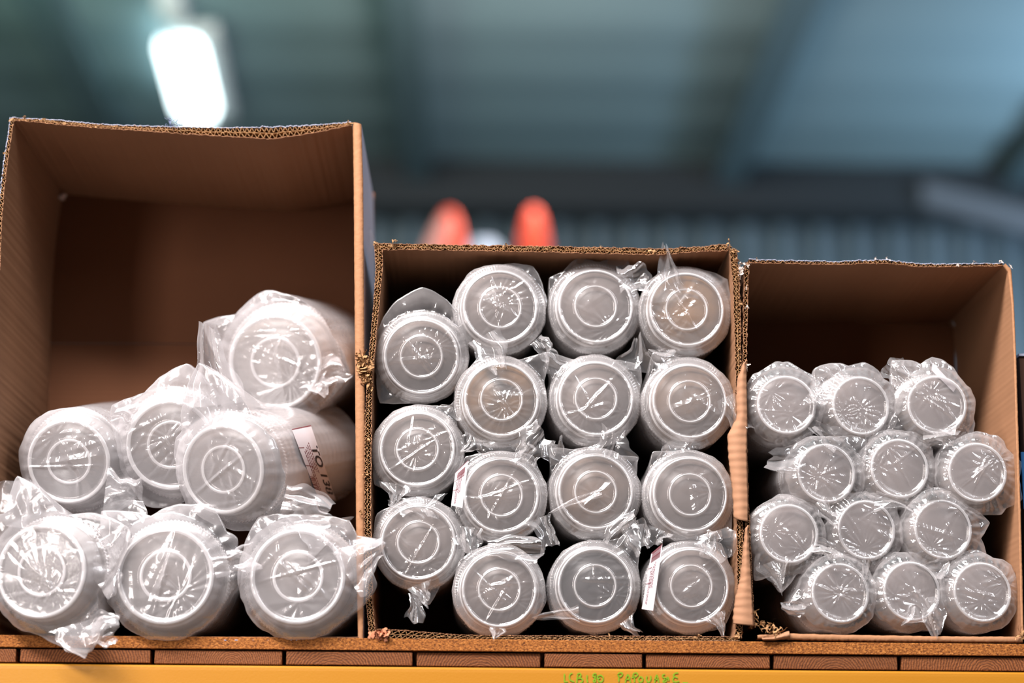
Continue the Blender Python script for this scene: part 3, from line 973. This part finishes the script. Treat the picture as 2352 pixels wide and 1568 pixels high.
def axis_matrix(loc, ax):
    ax = ax.normalized()
    x = ax.cross(Vector((0, 0, 1))).normalized()
    z = x.cross(ax).normalized()
    m = Matrix(((x.x, ax.x, z.x), (x.y, ax.y, z.y), (x.z, ax.z, z.z))).to_4x4()
    m.translation = loc
    return m


def film_tail(root, Mi, name, base, tip, w0, w1, y0, y1, mat, seed):
    """loose gathered end of a bag: px base -> px tip"""
    rng = np.random.RandomState(seed)
    b, t_ = np.array(base, float), np.array(tip, float)
    d = t_ - b
    d /= np.linalg.norm(d)
    nn = np.array((-d[1], d[0]))
    rows = []
    ns, nw = 34, 30
    f = [rng.uniform(0, 6.28) for _ in range(6)]
    bend = rng.uniform(-8, 8)
    for i in range(ns + 1):
        t = i / ns
        c = b * (1 - t) + t_ * t + nn * bend * math.sin(PI * t)
        w = (w0 * (1 - t) + w1 * t) / 2 * (1 + 0.22 * math.sin(4.5 * t + f[3]) + 0.08 * math.sin(13 * t + f[4]))
        row = []
        for j in range(nw + 1):
            u = -1 + 2 * j / nw
            uw = u + 0.28 * math.sin(2.3 * u + f[0] + 1.2 * t) + 0.10 * math.sin(5.1 * u + f[1])
            yy = y0 * (1 - t) + y1 * t
            yy += 0.006 * float(tri(np.array(uw * 3.2 + f[0] + t * 1.5))) * (0.35 + 0.8 * t) + 0.0025 * float(tri(np.array(uw * 8 + f[1] - t * 3))) * (0.5 + 0.5 * math.sin(3 * u + f[2]))
            yy += 0.0022 * float(tri(np.array(t * 5 + uw * 4 + f[2])))
            e = 2.5 * float(tri(np.array(t * 5 + f[3])))
            q = c + nn * (u * w + (e if abs(u) > .9 else 0)) + d * t * t * (9 * math.sin(u * 2.2 + f[5]) + 4 * float(tri(np.array(u * 6 + f[5]))))
            row.append(Mi @ P(q[0], q[1], yy))
        rows.append(row)
    mb = MB()
    mb.grid(rows)
    return link(name, mb.mesh(name), mat, root)


def make_stack(name, kind, face, Rpx, y0, tilt, L, label, cat, group, fill, filmm, seed, ears=(), tails=(), crumple=1.0, slack=0.05, nrim=6, loose=0.0):
    """a bagged stack: empty > front lid/cup, nested rims, inner stack, bag"""
    c = P(face[0], face[1], y0)
    R = (P(face[0] + Rpx, face[1], y0) - c).length
    ax = Vector((tilt[0], 1, tilt[1]))
    root = empty(name, c, label, cat, group)
    Mx = axis_matrix(c, ax)
    root.matrix_world = Mx
    Mi = Mx.inverted()
    pm = {'lid': M['plastic'], 'cup': M['plastic_cup'], 'bowl': M['plastic_bowl']}[kind]
    front = bpy.data.objects.new(kind, MESH[kind])
    if not MESH[kind].materials:
        MESH[kind].materials.append(pm)
        MESH[kind + '_rim'].materials.append(pm)
        MESH[kind].materials.append(M['plastic_ridge'])
        bands = {'lid': (3, 4, 10, 11, 13, 18), 'cup': (4, 5, 12), 'bowl': (3, 4, 10, 11, 18)}[kind]
        MESH[kind].polygons.foreach_set('material_index', [1 if (q // 288) in bands else 0 for q in range(len(MESH[kind].polygons))])
        for m_ in (MESH[kind], MESH[kind + '_rim']):
            m_.polygons.foreach_set('use_smooth', [True] * len(m_.polygons))
    COL.objects.link(front)
    front.parent = root
    front.scale = (R, R, R)
    rot = random.Random(seed).uniform(0, 6.28)
    front.rotation_euler = (0, rot, 0)
    rim_s = {'lid': .19, 'cup': 1.0, 'bowl': .50}[kind]
    pitch = {'lid': 0.17, 'cup': 0.24, 'bowl': 0.2}[kind]
    for k in range(1, nrim + 1):
        o = bpy.data.objects.new(kind + '_rim', MESH[kind + '_rim'])
        COL.objects.link(o)
        o.parent = root
        rr = random.Random(seed * 31 + k)
        o.location = (rr.gauss(0, .006) * R, (rim_s + pitch * k) * R, rr.gauss(0, .006) * R)
        o.scale = (R, R, R)
        o.rotation_euler = (0, rot + k, 0)
    # the rest of the nest: saw-toothed side and a closed front seen through the clear one
    off = {'lid': 0.075, 'cup': 0.14, 'bowl': 0.10}[kind]
    fr = {'lid': 0.80, 'cup': 0.74, 'bowl': 0.78}[kind]
    wr = {'lid': 0.86, 'cup': 0.86, 'bowl': 0.88}[kind]
    prof = [(0, off), (fr * .97, off), (fr * .975, off + .03), (fr * 1.0, rim_s + pitch * 2.2), (wr, rim_s + pitch * 2.6)]
    if kind == 'cup':
        prof = [(0, off), (fr * .95, off), (fr, off + .03), (wr, rim_s + pitch * 0.9)]
    s = rim_s + pitch * (nrim + 0.6)
    while s * R < L:
        prof += [(.90, s), (.975, s + .02), (.975, s + .09), (.90, s + .11)]
        s += pitch
    prof += [(.9, L / R), (0, L / R)]
    me = lathe('stack', prof, 72)
    me.transform(Matrix.Scale(R, 4))
    st = link('nested_stack', me, fill, root)
    prf = {'lid': LID, 'cup': CUP, 'bowl': BOWL}[kind]
    es = []
    for (tx, ty, w) in ears:
        v = Mi @ P(tx, ty, y0 + 0.2 * R)
        es.append((math.atan2(v.z, v.x) % (2 * PI), math.hypot(v.x, v.z) / R, w))
    me = bag_mesh(R, L + 0.01, prf, seed, es, slack, crumple, loose)
    bag = link('plastic_bag', me, filmm, root)
    for k, (b, t, w0, w1) in enumerate(tails):
        film_tail(root, Mi, 'bag_tail', b, t, w0, w1, y0 - 0.006, y0 - 0.012, filmm, seed * 7 + k)
    return root, Mx, Mi, R


def label_on(root, Mi, quad, depth_fn, title=None, lines=True, bar=None, name='paper_label', text_size=0.3, label=None):
    """quad: px corners TL,TR,BR,BL (u along TL->TR, v down); depth_fn(px,py)->world point on the bag"""
    q = [np.array(a, float) for a in quad]

    def place(u, v, lift=0.0):
        p = (q[0] * (1 - u) + q[1] * u) * (1 - v) + (q[3] * (1 - u) + q[2] * u) * v
        w_ = depth_fn(p[0], p[1])
        return Mi @ (w_ + (CAM - w_).normalized() * lift)
    mb = MB()
    mb.grid([[place(i / 16, j / 8, 0.0008) for i in range(17)] for j in range(9)])
    o = link(name, mb.mesh(name), M['paper'], root)
    o['label'] = label or 'white printed sticker'
    if title:
        cu = bpy.data.curves.new('t', 'FONT')
        cu.body = title
        cu.size = 1.0
        cu.offset = 0.025
        to = bpy.data.objects.new('t', cu)
        COL.objects.link(to)
        dg = bpy.context.evaluated_depsgraph_get()
        me = bpy.data.meshes.new_from_object(to.evaluated_get(dg))
        bpy.data.objects.remove(to)
        xs = [v.co.x for v in me.vertices]
        x0, x1 = min(xs), max(xs)
        for v in me.vertices:
            u = 0.27 + 0.66 * (v.co.x - x0) / (x1 - x0)
            vv = 0.02 + text_size * (1 - v.co.y / 0.72)
            v.co = place(u, vv, 0.0013)
        me.materials.clear()
        link('printed_text', me, M['ink'], o, smooth=False)
    if lines:
        rnd = random.Random(len(quad) + int(quad[0][0]))
        mb = MB()

        def rect(u0, u1, v0, v1):
            n = max(2, int((u1 - u0) * 16))
            mb.grid([[place(u0 + (u1 - u0) * i / n, v, 0.0012) for i in range(n + 1)] for v in (v0, v1)])
        for row in range(5):
            v = 0.40 + row * 0.085
            u = 0.22 + 0.03 * row
            while u < (0.62 if row < 3 else 0.9):
                w_ = rnd.uniform(0.015, 0.05)
                rect(u, u + w_, v, v + 0.035)
                u += w_ + 0.012
        rect(0.0, 0.012, 0, 1)
        rect(0.28, 0.29, 0.72, 1.0)
        rect(0.55, 0.56, 0.6, 1.0)
        if bar:
            u0, u1, v0, v1 = bar
            k = 9
            for i in range(k):
                a = u0 + (u1 - u0) * i / k
                rect(a, a + (u1 - u0) / k * rnd.uniform(0.3, 0.75), v0, v1)
        link('fine_print', mb.mesh('fine_print'), M['ink_red'], o, smooth=False)
    return o


# ---------- middle box: fifteen stacks of large clear lids
GM = 'bagged lid stacks in the middle box'
mids = [
    # face, tilt, fill, label, ears, tails
    ((1149, 706), (-.06, .035), 'fill_grey', 'top row lid stack, second from left, crumpled white glare low on its lid', [(1075, 790, .25), (1225, 612, .3), (1256, 690, .15)], [((1110, 770), (1150, 850), 90, 30), ((1230, 780), (1262, 815), 50, 30)]),
    ((1368, 704), (-.06, .03), 'fill_grey', 'top row lid stack between two others, loose film bridging to its right neighbour', [(1330, 596, .3), (1440, 596, .3), (1262, 640, .2)], [((1420, 640), (1485, 628), 70, 50)]),
    ((1577, 711), (-.06, .03), 'fill_orange', 'lid stack in the top right corner, pointed film peak above the box edge', [(1688, 690, .2), (1672, 640, .25)], [((1545, 690), (1527, 562), 105, 5), ((1490, 655), (1466, 655), 50, 20)]),
    ((968, 819), (.02, .20), 'fill_grey', 'topmost lid stack of the left column, empty clear film standing above it', [(872, 925, .28), (970, 662, .75), (1022, 690, .3), (848, 830, .2)], []),
    ((1152, 918), (-.05, .03), 'fill_orange', 'wrapped lid stack with an orange-brown glow at the lid bottom, second row', [(1262, 810, .2), (1230, 1020, .2), (1105, 815, .2)], [((1085, 1000), (1065, 1030), 60, 20)]),
    ((1369, 916), (-.06, .03), 'fill_grey', 'wrapped lid stack in the centre of the second row with fan folds across its lid', [(1252, 812, .18), (1470, 840, .25), (1478, 930, .15)], [((1300, 860), (1256, 822), 60, 46), ((1450, 850), (1465, 770), 90, 14)]),
    ((1584, 922), (-.06, .03), 'fill_peach', 'wrapped lid stack with a diagonal shiny fold touching the right wall, second row', [(1690, 905, .15), (1500, 812, .25)], [((1670, 910), (1708, 992), 44, 52), ((1540, 830), (1495, 805), 50, 30)]),
    ((959, 1032), (.02, .03), 'fill_grey', 'middle wrapped lid stack of the left column with a bright band across its lid', [(862, 1110, .2), (1040, 935, .2)], [((905, 1110), (898, 1155), 70, 12), ((960, 1140), (965, 1185), 120, 90), ((1030, 950), (1050, 925), 50, 20)]),
    ((1152, 1138), (-.04, .03), 'fill_grey', 'wrapped lid stack with a white label on its left shoulder, third row', [(1030, 1190, .2), (1225, 1050, .2), (1070, 1050, .2)], [((1200, 1050), (1250, 990), 80, 60), ((1080, 1210), (1074, 1262), 70, 50), ((1235, 1190), (1262, 1262), 60, 40), ((1150, 1060), (1160, 1015), 150, 110)]),
    ((1368, 1130), (-.05, .03), 'fill_peach', 'wrapped lid stack with a brown lid and a long white spike of glare, third row', [(1262, 1030, .2), (1465, 1050, .15)], [((1400, 1050), (1410, 985), 110, 60), ((1290, 1060), (1268, 1012), 60, 40), ((1380, 1130), (1264, 1178), 18, 3), ((1450, 1200), (1480, 1262), 50, 60)]),
    ((1585, 1136), (-.05, .03), 'fill_grey', 'wrapped lid stack with a plain hazy grey lid beside the right wall, third row', [(1680, 1230, .2), (1500, 1040, .2)], [((1640, 1220), (1660, 1280), 90, 70), ((1515, 1215), (1500, 1252), 60, 40), ((1560, 1045), (1545, 1015), 100, 60)]),
    ((961, 1246), (.03, .03), 'fill_grey', 'lowest wrapped lid stack of the left column, hanging above the empty dark corner', [(870, 1180, .2), (985, 1388, .16)], [((965, 1340), (984, 1386), 60, 12), ((948, 1362), (952, 1424), 24, 40)]),
    ((1147, 1354), (-.02, .03), 'fill_grey', 'bottom row wrapped lid stack whose bag ends in a point on the shelf edge', [(1137, 1466, .16), (1056, 1290, .2)], [((1140, 1440), (1136, 1466), 40, 5), ((1120, 1260), (1240, 1262), 40, 60)]),
    ((1367, 1345), (-.02, .03), 'fill_dark', 'bottom row wrapped lid stack with the darkest lid, in the middle', [(1465, 1230, .25), (1262, 1400, .2)], [((1330, 1410), (1232, 1418), 40, 10), ((1400, 1255), (1464, 1190), 90, 50), ((1440, 1420), (1470, 1455), 40, 12)]),
    ((1588, 1346), (-.04, .03), 'fill_grey', 'bottom right wrapped lid stack with a barcode strip on its left shoulder', [(1480, 1390, .2), (1660, 1440, .2), (1655, 1250, .2)], [((1610, 1262), (1640, 1222), 80, 60), ((1640, 1410), (1660, 1460), 50, 8)]),
]
ROOTM = []
for i, (face, tilt, fill, lab, ears, tails) in enumerate(mids):
    ROOTM.append(make_stack('wrapped_lid_stack', 'lid', face, 106, 0.006 + 0.004 * ((i * 7) % 4), tilt, 0.26, lab, 'lid stack', GM, M[fill], M['film'], 100 + i, ears, tails, 0.75, 0.022, 5))

# ---------- right box: twelve stacks of small cups, base towards the aisle
GR = 'bagged cup stacks in the right box'
cups = [
    ((1806, 930), (-.04, .02), 'top row leftmost small cup stack under a hood of film', [(1780, 836, .9), (1880, 880, .3), (1725, 960, .2)], [((1860, 900), (1892, 925), 60, 20)]),
    ((1977, 932), (-.14, .04), 'top row middle small cup stack with bright base edge', [(1870, 850, .45), (1985, 838, .6), (2045, 880, .3)], []),
    ((2152, 930), (.02, .04), 'top row right small cup stack with a white sticker and baggy film', [(2050, 830, .35), (2140, 824, .4), (2236, 950, .4), (2225, 1020, .3), (2040, 990, .2)], [((2080, 880), (2045, 835), 70, 60)]),
    ((1898, 1087), (-.10, .04), 'small cup stack in the second row left with a square film corner sticking out left', [(1985, 1120, .25), (1990, 1010, .3)], [((1850, 1050), (1764, 1056), 60, 44), ((1880, 1150), (1925, 1200), 30, 34), ((1930, 1020), (1870, 975), 60, 30)]),
    ((2066, 1076), (-.08, .04), 'small cup stack in the second row centre', [(2010, 1000, .3), (2130, 1010, .3)], [((2120, 1000), (2195, 1000), 40, 60)]),
    ((2245, 1085), (-.04, .05), 'small cup stack at the right wall with wrinkled film bulging past the box edge', [(2348, 1145, .35), (2290, 1005, .4), (2344, 1060, .3), (2300, 1175, .3)], [((2190, 1010), (2160, 985), 60, 30)]),
    ((1812, 1226), (-.05, .02), 'small cup stack in the third row left, just under the dark hole', [(1735, 1330, .2), (1795, 1358, .2)], [((1770, 1290), (1794, 1358), 70, 6), ((1870, 1250), (1930, 1280), 30, 50)]),
    ((1990, 1217), (-.12, .03), 'small cup stack in the third row centre crossed by thin film folds', [(1915, 1140, .25), (2040, 1140, .25)], [((2010, 1150), (2090, 1160), 40, 30)]),
    ((2166, 1216), (-.10, .03), 'small cup stack in the third row right beside the empty shadow', [(2272, 1200, .3), (2262, 1270, .3), (2150, 1125, .3)], [((2150, 1150), (2140, 1120), 80, 16)]),
    ((1930, 1362), (-.12, .02), 'small cup stack in the bottom row left with a twisted tail at its left', [(1810, 1390, .2), (1990, 1290, .25)], [((1850, 1400), (1802, 1388), 34, 30), ((1980, 1350), (1990, 1280), 16, 14)]),
    ((2094, 1358), (-.13, .02), 'small cup stack in the bottom row middle with crumpled film draping down to the right', [(2160, 1440, .3), (2155, 1330, .2)], [((2140, 1370), (2155, 1462), 100, 16), ((2110, 1400), (2080, 1430), 50, 20)]),
    ((2256, 1360), (-.08, .02), 'small cup stack in the bottom right corner with long diagonal folds', [(2320, 1300, .3), (2230, 1270, .4), (2335, 1400, .3)], [((2180, 1290), (2130, 1310), 40, 60)]),
]
ROOTR = []
for i, (face, tilt, lab, ears, tails) in enumerate(cups):
    ROOTR.append(make_stack('wrapped_cup_stack', 'cup', face, 88, 0.0 + 0.005 * ((i * 5) % 3), tilt, 0.25, lab, 'cup stack', GR, M['fill_cup'], M['film_soft'], 300 + i, ears, tails, 1.35, 0.05, 4, 0.12))

# ---------- left box: seven stacks of wide bowls in milky bags
GL = 'bagged container stacks in the tall left box'
bowls = [
    ((95, 1312), 134, -0.035, (.18, .06), 'fill_bowl', 'bottom left wide container stack with a straight seam running diagonally across its face', [(40, 1098, .30), (200, 1492, .35), (-60, 1200, .4), (300, 1215, .4)], [((30, 1210), (45, 1108), 170, 90), ((180, 1430), (200, 1497), 180, 40), ((210, 1450), (270, 1440), 80, 60)]),
    ((380, 1322), 138, -0.02, (.02, .02), 'fill_bowl', 'bottom middle wide container stack with film tied across in a horizontal seam', [(585, 1290, .25), (240, 1180, .3), (480, 1165, .5), (540, 1240, .3)], [((490, 1300), (588, 1275), 60, 56), ((270, 1300), (225, 1330), 60, 90)]),
    ((684, 1324), 135, -0.02, (.04, .02), 'fill_bowl', 'bottom right wide container stack with a flap corner reaching over the middle box', [(880, 1250, .22), (858, 1340, .4), (600, 1195, .4), (800, 1200, .35)], [((790, 1310), (878, 1255), 130, 50), ((760, 1240), (690, 1170), 120, 80)]),
    ((512, 1078), 128, -0.015, (.36, .26), 'fill_bowl', 'container stack lying across the pile with the printed sticker TO 138', [(478, 838, .42), (398, 1010, .3), (640, 1190, .5)], [((500, 930), (480, 745), 120, 50), ((650, 1150), (760, 1180), 100, 60)]),
    ((158, 1060), 120, 0.045, (.10, .24), 'fill_bowl', 'container stack resting against the left wall above the bottom left one', [(60, 1010, .4), (300, 1150, .5)], [((240, 1140), (330, 1150), 120, 90)]),
    ((392, 1022), 128, 0.035, (.08, .24), 'fill_bowl', 'container stack half hidden behind the stickered one', [(268, 935, .3), (440, 838, .4), (330, 1160, .3)], [((310, 960), (272, 940), 80, 60)]),
    ((632, 832), 136, 0.10, (.18, .26), 'fill_white', 'topmost container stack, bright white disc under crumpled film', [(802, 858, .35), (745, 905, .3), (470, 745, .25), (620, 675, .5)], [((730, 850), (800, 855), 130, 20), ((720, 870), (742, 905), 80, 20)]),
]
ROOTL = []
for i, (face, rp, y0, tilt, fill, lab, ears, tails) in enumerate(bowls):
    ROOTL.append(make_stack('wrapped_container_stack', 'bowl', face, rp, y0, tilt, (0.28, 0.28, .28, .25, .22, .23, .17)[i], lab, 'container stack', GL, M[fill], M['film_milky'], 500 + i, ears, tails, 0.85, 0.06, 4, 0.10))


# ---------- stickers
def on_cyl(T, k):
    root, Mx, Mi, R = T

    def fn(px, py):
        o = Mi @ CAM
        d = (Mi.to_3x3() @ ray(px, py))
        a = d.x ** 2 + d.z ** 2
        b = 2 * (o.x * d.x + o.z * d.z)
        c = o.x ** 2 + o.z ** 2 - (R * k) ** 2
        disc = b * b - 4 * a * c
        t = (-b - math.sqrt(max(disc, 0))) / (2 * a)
        if t * d.length < 0 or disc < 0:
            t = -b / (2 * a)
        return Mx @ (o + d * t)
    return fn


def on_plane(y):
    return lambda px, py: P(px, py, y)


T = ROOTL[3]
label_on(T[0], T[2], [(714, 976), (772, 1150), (728, 1136), (670, 985)], on_cyl(T, 1.10), 'TO 138', True, (0.72, 0.92, 0.78, 1.0), text_size=0.34, label='white sticker printed TO 138 with fine print and a barcode')
T = ROOTM[8]
label_on(T[0], T[2], [(1076, 1055), (1062, 1166), (1036, 1160), (1046, 1085)], on_plane(0.004), None, True, (0.1, 0.3, 0.2, 0.8))
T = ROOTM[14]
label_on(T[0], T[2], [(1522, 1248), (1500, 1402), (1474, 1398), (1496, 1270)], on_plane(0.004), None, True, (0.02, 0.2, 0.1, 0.9))
T = ROOTR[2]
label_on(T[0], T[2], [(2142, 832), (2196, 890), (2190, 900), (2140, 850)], on_plane(0.008), None, False)
